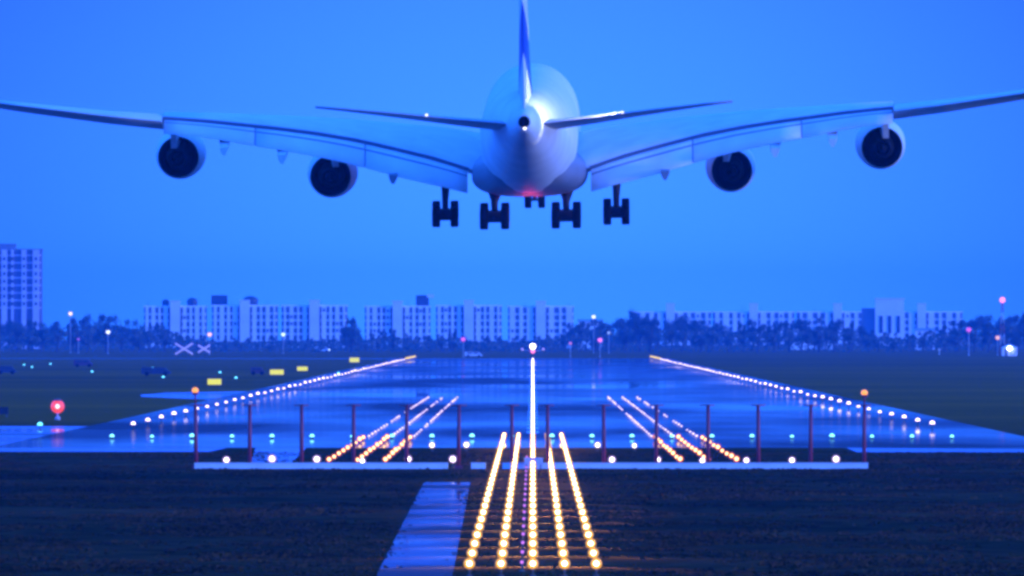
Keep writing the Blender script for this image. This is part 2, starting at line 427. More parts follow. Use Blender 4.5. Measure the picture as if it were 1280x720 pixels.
# ------------------------------------------------------------------ trees
LEAF = [mat('leaf_dark', (.030, .058, .045), .7, var=.5, scale=.6), mat('leaf_mid', (.040, .072, .05), .7, var=.5, scale=.5)]
BARK = mat('bark', (.06, .05, .04), .9, var=.3, scale=2)
def tree_proto(i, slim):
    r = random.Random(100 + i)
    tr = MB(); tr.tube((0, 0, -.1), (.1, 0, .45), .035, .022, 7); tr.tube((.1, 0, .45), (0, .05, .85), .022, .006, 6)
    lobes = []
    for q in range(11):
        z = r.uniform(.28, .86); sp = (.30 if not slim else .16) * (1 - abs(z - .5) * .9)
        a = r.uniform(0, 6.28); d = sp * math.sqrt(r.random())
        p = Vector((math.cos(a) * d, math.sin(a) * d, z)); lobes.append((p, r.uniform(.10, .17) * (.7 if slim else 1)))
        tr.tube((.06, .02, z * .5), p, .012, .004, 5)
    cr = MB()
    for p, rad in lobes:
        for q in range(150):
            v = Vector((r.gauss(0, 1), r.gauss(0, 1), r.gauss(0, .85))).normalized() * rad * (r.random() ** .4) * r.uniform(.7, 1.15)
            c = p + v; s_ = r.uniform(.012, .03)
            u = Vector((r.gauss(0, 1), r.gauss(0, 1), r.gauss(0, 1))).normalized(); w = u.orthogonal().normalized()
            cr.face_add([c - u * s_, c + w * s_ * .8, c + u * s_, c - w * s_ * .8])
    return tr.mesh('trunk', BARK), cr.mesh('crown', LEAF[i % 2])
PROTO = [tree_proto(i, i in (2, 5)) for i in range(6)]
def ytop(px):
    pts = [(-60, 402), (0, 401), (30, 397), (60, 398), (85, 392), (110, 390), (150, 393), (175, 398), (200, 399), (212, 398), (228, 412), (262, 420), (300, 421), (340, 418), (400, 419), (428, 414),
           (436, 394), (446, 400), (458, 418), (490, 408), (500, 411), (530, 420), (560, 413), (578, 412), (590, 420), (650, 421), (690, 413), (705, 412), (718, 398), (740, 395), (775, 396), (790, 386), (815, 389),
           (830, 396), (850, 393), (870, 400), (885, 394), (905, 404), (940, 398), (960, 402), (985, 396), (1010, 398), (1030, 394), (1060, 398), (1090, 408), (1120, 412), (1150, 412), (1175, 404), (1200, 398), (1215, 392), (1250, 390), (1285, 388), (1340, 389)]
    for (a, ya), (b_, yb) in zip(pts, pts[1:]):
        if a <= px <= b_: return ya + (yb - ya) * (px - a) / (b_ - a)
    return 396
ZONES = [(-99, 60, 'below the tall tower block'), (60, 182, 'between the tower block and the apartment row'), (182, 262, 'before the leftmost apartment block'), (262, 350, 'before the second apartment block'),
         (350, 432, 'before the third apartment block'), (432, 456, 'in the gap after the third apartment block'), (456, 543, 'before the fourth apartment block'), (543, 631, 'before the fifth apartment block'),
         (631, 718, 'before the sixth apartment block'), (718, 785, 'just right of the apartment row'), (785, 890, 'before the first hazy low block'), (890, 995, 'before the second hazy low block'),
         (995, 1095, 'left of the bright hall'), (1095, 1200, 'right of the bright hall'), (1200, 1400, 'near the red-lamped mast')]
zcount = {}
def plant(px, D, hpx_extra=0, wide=1.0):
    z = [q[2] for q in ZONES if q[0] <= px < q[1]][0]
    row = 'far' if D > 7050 else 'near'
    zcount[(z, row)] = n = zcount.get((z, row), 0) + 1
    H = PZ(ytop(px) + hpx_extra, D)
    t = empty('tree', (PX(px, D), D, 0))
    tag(t, f'{"tall" if H > 12.4 else "dark"} tree {z}, {nth(n)} from left in {"rear" if row == "far" else "front"} rank', 'tree', 'trees in the hazy belt')
    tm, cm = random.choice(PROTO)
    a = link('trunk', tm, t); c = link('crown', cm, t)
    s = H / .97
    sc_ = (s * .85 * wide * random.uniform(.85, 1.2), s * .85, s)
    a.scale = c.scale = sc_; t.rotation_euler.z = random.uniform(0, .5)
px = -48
while px < 1330:
    plant(px + random.uniform(-3, 3), random.uniform(7080, 7500), random.uniform(-1, 5)); px += 15
px = -40
while px < 1330:
    plant(px + random.uniform(-4, 4), random.uniform(6750, 7000), random.uniform(6, 14), 1.15); px += 19
plant(438, 7020, -1, .7); plant(795, 7030, -1, .6); plant(812, 7030, 0, .6)
def undergrowth():
    b = MB(); r = random.Random(5)
    for i in range(9500):
        px = r.uniform(-60, 1340); D = r.uniform(6680, 7520)
        h = max(1.0, (PZ(ytop(px), D)) * .62) * r.random() ** .7
        c = Vector((PX(px, D), D, h)); s_ = r.uniform(.35, .8)
        u = Vector((r.gauss(0, 1), r.gauss(0, .5), r.gauss(0, 1))).normalized(); w = u.orthogonal().normalized()
        b.face_add([c - u * s_, c + w * s_ * .8, c + u * s_, c - w * s_ * .8])
    tag(b.build('undergrowth', LEAF[0]), 'dense dark scrub filling the foot of the tree belt', 'undergrowth', kind='stuff')
undergrowth()

# ------------------------------------------------------------------ lamps
HOUS = mat('lamp_housing', (.12, .11, .10), .5, .3)
YELL = mat('yellow_housing', (.45, .30, .04), .5)
def lamp_proto(name, cat, group, r, h, colour, strength, facing=False, housing=HOUS, ring=None, ring_r=1.9):
    """stake and housing as the thing's own mesh, the glowing lens as its part"""
    b = MB()
    if h > .12:
        b.tube((0, .06, -.05), (0, .06, h), .03, .03, 6); b.tube((0, .06, 0.0), (0, .06, .05), .1, .08, 8)
    if facing:
        b.lathe((0, .22, h), (0, -1, 0), [(0, .03), (.04, r * .7), (.2, r * 1.1), (.215, r * 1.1), (.215, r * .95), (.16, r * .9)], 12, False)
    else:
        b.tube((0, 0, max(h - r * .9, 0) - .02), (0, 0, max(h - r * .9, 0) + r * .35), r * 1.15, r * 1.02, 10)
    o = b.build(name, housing); tag(o, None, cat, group)
    l = MB()
    if facing:
        l.lathe((0, .04, h), (0, -1, 0), [(0, r * .93), (r * .25, r * .8), (r * .42, r * .5), (r * .5, r * .05)], 12, True)
    else:
        l.sphere((0, 0, max(h - r * .9, 0) + r * .30), (r, r, r * 1.15), 10, 5, 'up')
    l.build('lens', glow('glow_' + name, colour, strength), o)
    if ring:  # glowing ring added round the lens to stand for the lamp's halo
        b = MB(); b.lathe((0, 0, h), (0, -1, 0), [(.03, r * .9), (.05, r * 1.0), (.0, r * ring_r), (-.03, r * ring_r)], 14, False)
        b.build('halo_ring', glow('glow_ring_' + name, *ring), o)
    return o
def place(proto, first, loc, label):
    if first:
        proto.location = loc; proto['label'] = label; return proto
    o = dup(proto, loc, label)
    if proto.name.split('.')[0] in ('edge_lamp', 'touchdown_lamp', 'threshold_lamp', 'side_row_lamp', 'crossbar_lamp', 'beam_lamp'):
        k_ = random.uniform(.8, 1.15); o.scale = (k_, k_, k_)
    return o

# approach lamps: five rows, a barrette every 30 m
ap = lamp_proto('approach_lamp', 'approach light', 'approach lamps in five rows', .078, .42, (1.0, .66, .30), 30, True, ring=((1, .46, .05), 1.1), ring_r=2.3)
rows = ['leftmost row', 'second row from left', 'middle row', 'second row from right', 'rightmost row']
i = 0
for q in range(27):
    D = 646 + 30.2 * q
    for c in range(5):
        place(ap, i == 0, ((c - 2) * 1.025, D, 0), f'warm white approach lamp in the {rows[c]} of five, {nth(q + 1)} from the nearest'); i += 1
    sp = bpy.data.lights.new('barrette_light', 'SPOT'); sp.energy = 120000; sp.color = (1, .55, .25); sp.spot_size = R(8.5); sp.spot_blend = .6; sp.shadow_soft_size = .04
    so = bpy.data.objects.new('barrette_light', sp); COL.objects.link(so); so.location = (0, D - .12, .42); so.scale = (10, 1, 1)
    so.rotation_euler = Vector((0, 1, .072)).to_track_quat('Z', 'Y').to_euler()
fl = lamp_proto('flasher_lamp', 'flasher', 'dim purple flashers between the rows', .06, .30, (.75, .22, .85), 1.3, True)
for q in range(19):
    place(fl, q == 0, (-.36, 660 + 30.2 * q, 0), f'small dim purple lamp left of the middle approach row, {nth(q + 1)} from nearest')

# threshold lamps
th = lamp_proto('threshold_lamp', 'threshold light', 'cyan threshold lamps', .16, .22, (.25, .95, 1.0), 3)
xs_t = [140 + 50 * k_ for k_ in range(22)]
n = 0
for k_, px in enumerate(xs_t):
    if px in (440, 490, 840, 890): pass
    place(th, n == 0, (PX(px, 1455), 1455, .02), f'cyan green lamp in the threshold row across the runway, {nth(k_ + 1)} from left'); n += 1

# white bar lamps by the antenna beam
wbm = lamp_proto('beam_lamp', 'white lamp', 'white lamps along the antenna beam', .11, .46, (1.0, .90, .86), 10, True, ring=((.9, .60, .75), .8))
n = 0
for side, pxs in (('left', (283, 340, 396, 453, 510, 566)), ('right', (765, 822, 878, 933, 990, 1045))):
    for q, px in enumerate(pxs):
        place(wbm, n == 0, (PX(px, 1150), 1150, 0), f'white lamp behind the white beam {side} of the approach rows, {nth(q + 1)} from left'); n += 1
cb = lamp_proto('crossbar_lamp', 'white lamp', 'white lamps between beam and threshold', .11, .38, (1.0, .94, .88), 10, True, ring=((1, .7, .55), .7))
for q, (px, lab) in enumerate(((540, 'outer one left'), (583, 'inner one left'), (747, 'inner one right'), (793, 'outer one right'))):
    place(cb, q == 0, (PX(px, 1310), 1310, 0), f'white lamp on the grass strip before the threshold, {lab} of the approach rows')

# red side rows before the threshold, white touchdown lamps beyond it
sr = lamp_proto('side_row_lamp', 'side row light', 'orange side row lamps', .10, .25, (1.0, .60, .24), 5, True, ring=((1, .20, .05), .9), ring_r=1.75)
td = lamp_proto('touchdown_lamp', 'touchdown light', 'touchdown lamps in the wet runway', .09, .06, (1.0, .72, .82), 2.4)
n = m_ = 0
cols = ['outer', 'middle', 'inner']
for s, side in ((-1, 'left'), (1, 'right')):
    for c, lat in enumerate((12.1, 10.4, 8.75)):
        for q in range(9):
            place(sr, n == 0, (s * lat, 1188 + 30 * q, 0.02 if 1188 + 30 * q > 1342 else 0), f'orange side row lamp in the {cols[c]} line on the {side}, {nth(q + 1)} from nearest'); n += 1
        for q in range(29):
            D = 1478 + 30 * q
            if random.random() < .22 and q > 3: continue
            place(td, m_ == 0, (s * lat, D, .02), f'white touchdown lamp in the {cols[c]} line on the {side}, {nth(q + 1)} from the threshold'); m_ += 1

# centre line
cl = lamp_proto('centreline_lamp', 'centreline light', 'centreline lamps along the runway', .12, .08, (1.0, .82, .92), 6)
for q in range(130):
    D = 1470 + 30 * q
    place(cl, q == 0, (0, D, .026), f'white lamp on the runway centre line, {nth(q + 1)} beyond the threshold')
# edges
ed = lamp_proto('edge_lamp', 'edge light', 'white lamps along the runway edges', .18, .5, (1.0, .76, .84), 4)
ey = lamp_proto('yellow_edge_lamp', 'edge light', 'yellow lamps at the far runway edges', .34, .6, (1.0, .66, .0), 1.6)
n = m_ = 0
for s, side in ((-1, 'left'), (1, 'right')):
    for q in range(64):
        D = 1587 + 60 * q
        if D < 4950:
            place(ed, n == 0, (s * 31.7, D, .02), f'white lamp along the {side} edge of the runway, {nth(q + 1)} beyond the threshold'); n += 1
        else:
            place(ey, m_ == 0, (s * 31.7, D, .02), f'yellow lamp at the far end of the {side} runway edge, {nth(q - 56)} of its row'); m_ += 1

# small cyan taxiway lamps out on the left field
tl = lamp_proto('taxiway_lamp', 'taxiway light', 'small cyan taxiway lamps in the left field', .22, .4, (.15, .75, 1.0), 3)
tpts = [(14, 464, 'beside the dark van at the frame edge'), (30, 456, 'just above the dark van'), (40, 459, 'right of the dark van'), (63, 455, 'above the red lamp'), (115, 465, 'above and right of the red lamp'),
        (191, 460, 'over the dark low truck'), (204, 472, 'below the dark low truck'), (275, 466, 'right behind the nearest yellow sign'), (295, 473, 'just right of the nearest yellow sign'), (50, 534, 'on the grass edge below the red lamp'), (423, 467, 'left of the white edge row')]
for q, (px, py, lab) in enumerate(tpts):
    D = GD(py + 2); place(tl, q == 0, (PX(px, D), D, 0.0), f'small cyan taxiway lamp {lab}')
# small far lamps on posts
def post_lamp(px, py, D, r, col, st, lab, name='lamp_post', post=(.5, .5, .55), cat='lamp post'):
    z = PZ(py, D); r *= .85 if D > 3000 else 1
    o = MB().tube((0, 0, 0), (0, 0, z - r * .6), .10, .07, 8).tube((0, 0, 0), (0, 0, .3), .25, .2, 8).build(name, mat('post_%d' % int(post[0] * 100), post, .5), None, (PX(px, D), D, 0))
    tag(o, lab, cat, 'lit lamps on posts far away')
    MB().sphere((0, 0, z), r, 10, 8).build('lamp_head', glow('glow_%s_%g' % ('_'.join('%d' % int(c * 100) for c in col), st), col, st * .6 if D > 3000 else st), o)
    MB().tube((0, 0, z + r * .8), (0, 0, z + r * 1.15), r * .6, r * .3, 8).build('lamp_cap', HOUS, o)
    return o
post_lamp(88, 392, 6600, .75, (1, .72, .5), 3, 'pale orange lamp over the trees right of the tower block')
post_lamp(135, 415, 6400, .75, (.85, .95, 1), 3, 'white lamp before the dark trees left of the apartment row')
post_lamp(98, 424, 6500, .5, (.6, .2, .9), .8, 'faint violet lamp before trees below the pale orange lamp')
post_lamp(262, 418, 6200, .75, (1, .5, .6), 3, 'pinkish lamp before the gap between first two apartment blocks')
post_lamp(354, 418, 6400, .7, (.7, .9, 1), 3, 'bluish white lamp before the third apartment block')
post_lamp(579, 424, 5630, .7, (.9, .15, .8), 1.8, 'magenta lamp before the fifth apartment block')
post_lamp(750, 425, 5630, .75, (.95, .2, .75), 2.2, 'magenta lamp right of the apartment row')
post_lamp(713, 429, 5630, .5, (.95, .3, .6), 1.0, 'faint pink lamp below the right end apartment block')
post_lamp(742, 396, 6600, .75, (.8, .85, 1), 3, 'white lamp at treetop height right of the apartment row')
post_lamp(761, 416, 6500, .6, (.4, .6, 1), 1.2, 'faint bluish lamp before dark trees right of the magenta lamp')
post_lamp(1211, 412, 6000, .85, (.95, .15, .8), 1.5, 'magenta lamp on a slim pale post left of the lattice mast', post=(.7, .7, .75))
post_lamp(1247, 422, 6000, .75, (1, .5, .3), 2, 'orange lamp beside the foot of the lattice mast')
post_lamp(1174, 437, 6200, .5, (.25, .45, 1), .6, 'pale bluish post lamp before the trees left of the slim post', post=(.72, .7, .75))
rl = post_lamp(72, 508, 1754, .60, (1, .08, .07), 1.1, 'glowing red lamp on a short post at the wet taxiway edge')  # globe oversized: the lamp's red halo is built into its shape and glow
MB().sphere((0, -.52, PZ(508, 1754)), (.20, .16, .20), 12, 8).build('bulb', glow('glow_red_bulb', (1, .42, .42), 3.5), rl)
# lattice mast
D = 6000; k = F / D
lm = empty('lattice_mast', (PX(1253, D), D, 0)); tag(lm, 'red and white lattice mast with a red lamp on top at right', 'mast')
Hm = PZ(378, D)
for seg in range(5):
    b = MB(); z0, z1 = Hm * seg / 5, Hm * (seg + 1) / 5
    w0, w1 = .75 - .1 * seg, .75 - .1 * (seg + 1)
    for sx_, sy_ in ((-1, -1), (1, -1), (1, 1), (-1, 1)): b.tube((sx_ * w0, sy_ * w0, z0), (sx_ * w1, sy_ * w1, z1), .09, .09, 5)
    for (a, c) in (((-1, -1), (1, -1)), ((1, -1), (1, 1)), ((1, 1), (-1, 1)), ((-1, 1), (-1, -1))):
        b.tube((a[0] * w0, a[1] * w0, z0), (c[0] * w1, c[1] * w1, z1), .05, .05, 4); b.tube((c[0] * w0, c[1] * w0, z0), (a[0] * w1, a[1] * w1, z1), .05, .05, 4)
    b.build('mast_section', mat('mast_red', (.4, .06, .05), .5) if seg % 2 == 0 else mat('mast_white', (.7, .7, .7), .5), lm)
MB().sphere((0, 0, PZ(375, D)), .85, 10, 8).build('lamp_head', glow('glow_mast', (1, .25, .55), 2.0), lm)
# hut with floodlight
hut = empty('equipment_hut', (PX(1262, 5900), 5900, 0)); tag(hut, 'small white hut with a bright floodlight by the lattice mast', 'hut')
MB().box((0, 1.5, 1.2), (4.5, 3, 2.4)).build('wall', WALL, hut)
b = MB(); b.loft([[(-2.6, -.2, 2.4), (2.6, -.2, 2.4), (.3, 1.5, 3.4), (-.3, 1.5, 3.4)], [(-2.6, 3.2, 2.4), (2.6, 3.2, 2.4), (.3, 1.52, 3.4), (-.3, 1.52, 3.4)]]); b.build('roof', WALL, hut)
MB().box((-1, -.03, 1), (.9, .1, 2)).build('door', SHADE, hut)
MB().sphere((0, -.5, 2.3), (.6, .3, .55), 10, 6).build('floodlight', glow('glow_flood', (.9, .97, 1), 12), hut)
# lit X markers
def xmark(px, py, size, lab, tilt):
    D = 5500; z = PZ(py, D)
    r = empty('cross_marker', (PX(px, D), D, 0)); tag(r, lab, 'cross marker', 'lit cross markers before the trees')
    w = size / (F / D) / 2
    for s in (-1, 1):
        b = MB(); d = Vector((w, 0, s * w * .62)); b.tube(Vector((0, 0, z)) - d, Vector((0, 0, z)) + d, .28, .28, 6)
        b.build('light_bar', glow('glow_cross', (.35, .38, 1.0), .75), r)
        b = MB(); b.tube((s * w * .5, .4, 0), (s * w * .2, .3, z), .08, .08, 6); b.build('leg', HOUS, r)
xmark(230, 436, 22, 'pale blue lit cross marker before the trees, larger left one', 0)
xmark(255, 436, 15, 'pale blue lit cross marker before the trees, smaller right one', 0)
# lamp mast at the far runway end
D = 5480
fm = empty('light_mast', (0, D, 0)); tag(fm, 'lamp mast with crossbar standing beyond the far runway end', 'light mast')
zt = PZ(433, D)
MB().tube((0, 0, 0), (0, 0, zt - .4), .12, .1, 8).build('pole', HOUS, fm)
MB().box((0, 0, PZ(438, D)), (6.4, .14, .14)).build('crossbar', mat('bar_pale', (.6, .6, .65), .5), fm)
MB().sphere((0, 0, zt), .75, 10, 8).build('lamp_head', glow('glow_mastwhite', (1, .92, .92), 8), fm)
for dx in (-.0,): MB().sphere((dx, -.3, PZ(439, D)), .6, 10, 8).build('red_lamp', glow('glow_mastred', (1, .2, .35), 2), fm)
for dx in (-2.9, 2.9): MB().sphere((dx, -.1, PZ(436.5, D)), .35, 8, 6).build('side_lamp', glow('glow_side', (.5, .4, 1), .8), fm)

# ------------------------------------------------------------------ signs and vehicles
SIGN = glow('glow_sign', (.90, .84, .0), 1.0)
SIGNB = mat('sign_back', (.04, .04, .05), .5)
sg = None
for q, (px, py, w, h, lab) in enumerate(((268, 478, 17, 7, 'nearest and largest of the four'), (346, 465, 17, 6, 'second nearest of the four'),
                                         (378, 460, 13, 5, 'third nearest of the four'), (443, 449, 12, 5.5, 'farthest of the four, beside the white lamp row'))):
    D = GD(py + 5); k = F / D
    r = empty('taxiway_sign', (PX(px, D), D, 0)); tag(r, f'lit yellow sign left of runway, {lab}', 'sign', 'lit yellow taxiway signs')
    W, Hs = w / k, h / k
    MB().box((0, .12, .25 + Hs / 2), (W + .12, .2, Hs + .12)).build('sign_case', SIGNB, r)
    MB().box((0, -.01, .25 + Hs / 2), (W, .06, Hs)).build('sign_face', SIGN, r)
    for s in (-1, 1): MB().tube((s * W * .35, .12, 0), (s * W * .35, .12, .3), .04, .04, 6).build('leg', HOUS, r)
CARP = mat('vehicle_dark', (.03, .035, .06), .35)
CARW = mat('vehicle_white', (.75, .75, .78), .35)
TYRE = mat('tyre', (.008, .008, .009), .8, spec=.05)
def van(px, py, L_, H_, paint, lab, name='van', cat='van', lamp=None, rz=0):
    D = GD(py); r = empty(name, (PX(px, D), D, 0)); tag(r, lab, cat); r.rotation_euler.z = rz
    prof = [(-L_ / 2, .35), (L_ / 2, .35), (L_ / 2, H_ * .52), (L_ * .40, H_ * .58), (L_ * .30, H_ * .97), (-L_ * .47, H_), (-L_ / 2, H_ * .9)]
    b = MB(); b.loft([[(x, y, z) for x, z in prof] for y in (-.95, -.9, .9, .95)], smooth=False); b.build('body', paint, r)
    MB().box((L_ * .12, -.955, H_ * .76), (L_ * .26, .06, H_ * .26)).build('window', GLASS, r)
    MB().box((-L_ * .22, -.955, H_ * .76), (L_ * .3, .06, H_ * .24)).build('window', GLASS, r)
    for x in (-L_ * .31, L_ * .31):
        for y in (-.85, .85): MB().tube((x, y - .13, .36), (x, y + .13, .36), .36, .36, 14).build('wheel', TYRE, r)
    if lamp: MB().sphere((L_ / 2 + .05, -.5, .8), .28, 8, 6).build('headlight', glow('glow_head_' + name, lamp, 3), r)
    return r
van(8, 468, 3.4, 1.5, CARP, 'dark van at the left frame edge far across the field', lamp=None)
van(195, 470, 5.0, 1.5, CARP, 'dark low truck on the field left of the nearest yellow sign', 'truck', 'truck')
van(104, 459, 4.0, 1.6, mat('vehicle_maroon', (.10, .03, .05), .4), 'dark reddish car far across the left field', 'car', 'car')
van(403, 440, 4.5, 1.8, CARW, 'white car with lit headlight below the third apartment block', 'car', 'car', (.6, .85, 1))
van(592, 446.5, 5.0, 1.5, CARW, 'long white car beyond the far runway end', 'car', 'car')
van(322, 469, 2.4, 1.4, mat('vehicle_maroon', (.10, .03, .05), .4), 'small dark reddish car left of the second yellow sign', 'car', 'car')
D = 1800
ec = empty('equipment_cabinet', (PX(2, D), D, 0)); tag(ec, 'black equipment cabinet on the grass at the left frame edge', 'cabinet')
MB().box((0, 0, .62), (1.2, .6, .62)).build('cabinet_body', mat('cabinet_black', (.012, .012, .016), .5), ec)
MB().box((0, 0, .95), (1.3, .7, .06)).build('lid', mat('cabinet_black', (.01, .01, .01), .5), ec)
for s in (-1, 1): MB().box((s * .45, 0, .15), (.1, .4, .3)).build('leg', HOUS, ec)

# ------------------------------------------------------------------ antenna array
D_A = 1143; kA = F / D_A
BEAMW = mat('white_beam', (.82, .83, .85), .45, var=.08, scale=.8)
RED = mat('mast_paint', (.34, .03, .045), .55, var=.2, scale=4)
x0, x1 = PX(243, D_A), PX(1085, D_A)
bm_ = empty('base_beam', (0, D_A, 0)); tag(bm_, 'long white beam across the grass under the antenna masts', 'beam')
bb, bc = MB(), MB()
for a_, c_ in ((243, 560), (589, 607), (628, 1085)):
    xa_, xb_ = PX(a_, D_A), PX(c_, D_A)
    bb.box(((xa_ + xb_) / 2, 0, .16), (xb_ - xa_, .5, .32)); bc.box(((xa_ + xb_) / 2, 0, .335), (xb_ - xa_ + .04, .58, .03))
bb.build('beam_body', BEAMW, bm_); bc.build('beam_cap', BEAMW, bm_)
mpx = (245, 312, 377, 442, 508, 573, 640, 685, 755, 820, 885, 948, 1013, 1080)
for q, px in enumerate(mpx):
    r = empty('antenna_mast', (PX(px, D_A + .7), D_A + .7, 0)); r.rotation_euler = (R(random.uniform(-.7, .7)), R(random.uniform(-.7, .7)), R(random.uniform(-3, 3)))
    lamp = q in (0, 13)
    lab = f'dark red antenna mast with T-shaped head, {nth(q + 1)} from left along the white beam'
    if lamp: lab = f'dark red antenna mast carrying an orange lamp at the {"left" if q == 0 else "right"} end of the beam'
    tag(r, lab, 'antenna mast', 'antenna masts along the white beam')
    H = PZ(506, D_A)
    MB().tube((0, 0, 0), (0, 0, H), .125, .10, 8).build('pole', RED, r)
    b = MB(); b.tube((0, 1.2, H - .03), (0, -1.2, H - .03), .06, .05, 6)
    for i_, y in enumerate((-1.1, -.7, -.3, .1, .5, .9)): b.tube((-.22 - .04 * i_, y, H - .03), (.22 + .04 * i_, y, H - .03), .03, .03, 6)
    b.build('antenna_head', RED, r)
    MB().box((0, 0, .1), (.45, .45, .2)).build('foot', RED, r)
    if lamp:
        zl = PZ(488 if q == 0 else 491, D_A)
        MB().tube((0, 0, H), (0, 0, zl - .1), .05, .05, 6).build('lamp_stem', RED, r)
        MB().sphere((0, 0, zl), (.19, .19, .17), 12, 8).build('obstruction_lamp', glow('glow_obst', (1, .36, .04), 1.5), r)
        MB().tube((0, 0, zl - .25), (0, 0, zl - .12), .16, .2, 10).build('lamp_base', RED, r)

eb = empty('equipment_box', (PX(667, D_A - .8), D_A - .8, 0)); tag(eb, 'small pale lilac box by the beam between the approach rows', 'equipment box')
MB().box((0, 0, .44), (1.05, .4, .34)).build('box_body', mat('pale_lilac', (.70, .62, .74), .5), eb)
MB().box((0, 0, .62), (1.12, .46, .03)).build('lid', BEAMW, eb)
for s in (-1, 1): MB().box((s * .4, 0, .13), (.06, .3, .28)).build('leg', HOUS, eb)

# ------------------------------------------------------------------ the airliner
D0, Z0, PITCH = 1465.0, 22.5, R(3.0)
air = empty('airliner', (PX(662, D0), D0, Z0))
air.rotation_euler = (PITCH, R(-.8), R(-.6))
tag(air, 'huge white four-engined double-deck airliner landing over the runway, seen from behind with wheels down', 'airliner')
def paint(name, col, rough=.55, var=.05):
    return mat(name, col, rough, var=.11, scale=.45)
WHITE = paint('aircraft_white', (.80, .81, .82))
WGREY = paint('wing_grey', (.74, .76, .78))
FLAPM = paint('flap_grey', (.78, .80, .82))
GAP_SHADE = mat('gap_shade', (.12, .14, .20), .7)  # dark tone painted in for the shade of the flap cove and gaps
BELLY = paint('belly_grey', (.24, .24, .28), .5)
BLACK = mat('exhaust_black', (.004, .004, .004), .8, spec=0)
CORE = mat('core_metal', (.010, .009, .009), .7, spec=.1)
GEARM = mat('gear_metal', (.05, .035, .04), .5, spec=.2)
def lz(py, y): return HC + (CY - py) / F * (D0 + y) - Z0 - y * math.sin(PITCH)

def ovoid(y, zc, w, h, n=48, e=2.15):
    pts = []
    for i in range(n):
        a = 2 * math.pi * i / n; c, s = math.cos(a), math.sin(a)
        ww = w * (1 - .04 * s)
        pts.append(Vector((ww * math.copysign(abs(c) ** (2 / e), c), y, zc + h * math.copysign(abs(s) ** (2 / e), s))))
    return pts
FUS = [(35, -1.3, .08, .08), (34.4, -1.25, .75, .8), (33, -1.1, 1.6, 1.7), (30.5, -.75, 2.5, 2.75), (27, -.35, 3.2, 3.6), (23, -.05, 3.52, 4.1), (19, 0, 3.57, 4.2), (10, 0, 3.57, 4.2), (0, 0, 3.57, 4.2), (-7, 0, 3.57, 4.2),
       (-11, .06, 3.52, 4.12), (-15, .28, 3.35, 3.86), (-19, .62, 3.05, 3.45), (-23, 1.02, 2.62, 2.96), (-27, 1.42, 2.1, 2.4), (-30, 1.70, 1.66, 1.92), (-33, 1.95, 1.15, 1.36), (-35, 2.1, .72, .86), (-36.2, 2.18, .42, .52)]
fus = MB().loft([ovoid(*f) for f in FUS]).build('fuselage', WHITE, air)
MB().lathe((0, -36.22, 2.18), (0, -1, 0), [(-.1, .43), (.3, .40), (.3, .32), (.04, .30), (.04, .01)], 20, False).build('exhaust_pipe', BLACK, air)
bf = [(19, -2.6, 2.6, 1.5), (15, -2.75, 3.7, 1.75), (9, -2.85, 4.2, 1.78), (0, -2.85, 4.25, 1.78), (-6, -2.8, 4.2, 1.75), (-9, -2.6, 3.85, 1.65), (-13, -2.2, 3.1, 1.5), (-17, -1.7, 2.1, 1.3)]
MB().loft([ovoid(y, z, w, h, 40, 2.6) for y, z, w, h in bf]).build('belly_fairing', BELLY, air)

TE_PTS = [(0, 222), (62, 216), (75, 210.4), (118, 196), (168, 183), (218, 171), (268, 162), (318, 155), (348, 151.5), (398, 145.5), (453, 140.5)]
TE_OUT = [(452, 145.5), (523, 137.5), (618, 124.5), (690, 114)]
def interp(t, x):
    for (a, ya), (b_, yb) in zip(t, t[1:]):
        if x <= b_: return ya + (yb - ya) * (x - a) / (b_ - a)
    return t[-1][1]
def te_full(x): return -8.0 - max(0, x - 13) * .272
def le(x): return 16.0 - max(0, x - 3.5) * .725
SEC = [(0, .0), (.1, .022), (.25, .045), (.45, .062), (.65, .068), (.82, .06), (.93, .042), (.98, .022), (1, 0)]   # TE -> LE half thickness
def section(x, s, yT, yL, zT, inc, tk, blunt=.0):
    ch = yL - yT; ci, si = math.cos(inc), math.sin(inc)
    pts = []
    for t, h in SEC: pts.append((t * ch, h * ch * tk * 1.05 + blunt))
    for t, h in reversed(SEC[:-1]): pts.append((t * ch, -h * ch * tk * .85 - blunt * .3))
    return [Vector((s * x, yT + u * ci - w * si, zT + u * si + w * ci)) for u, w in pts]
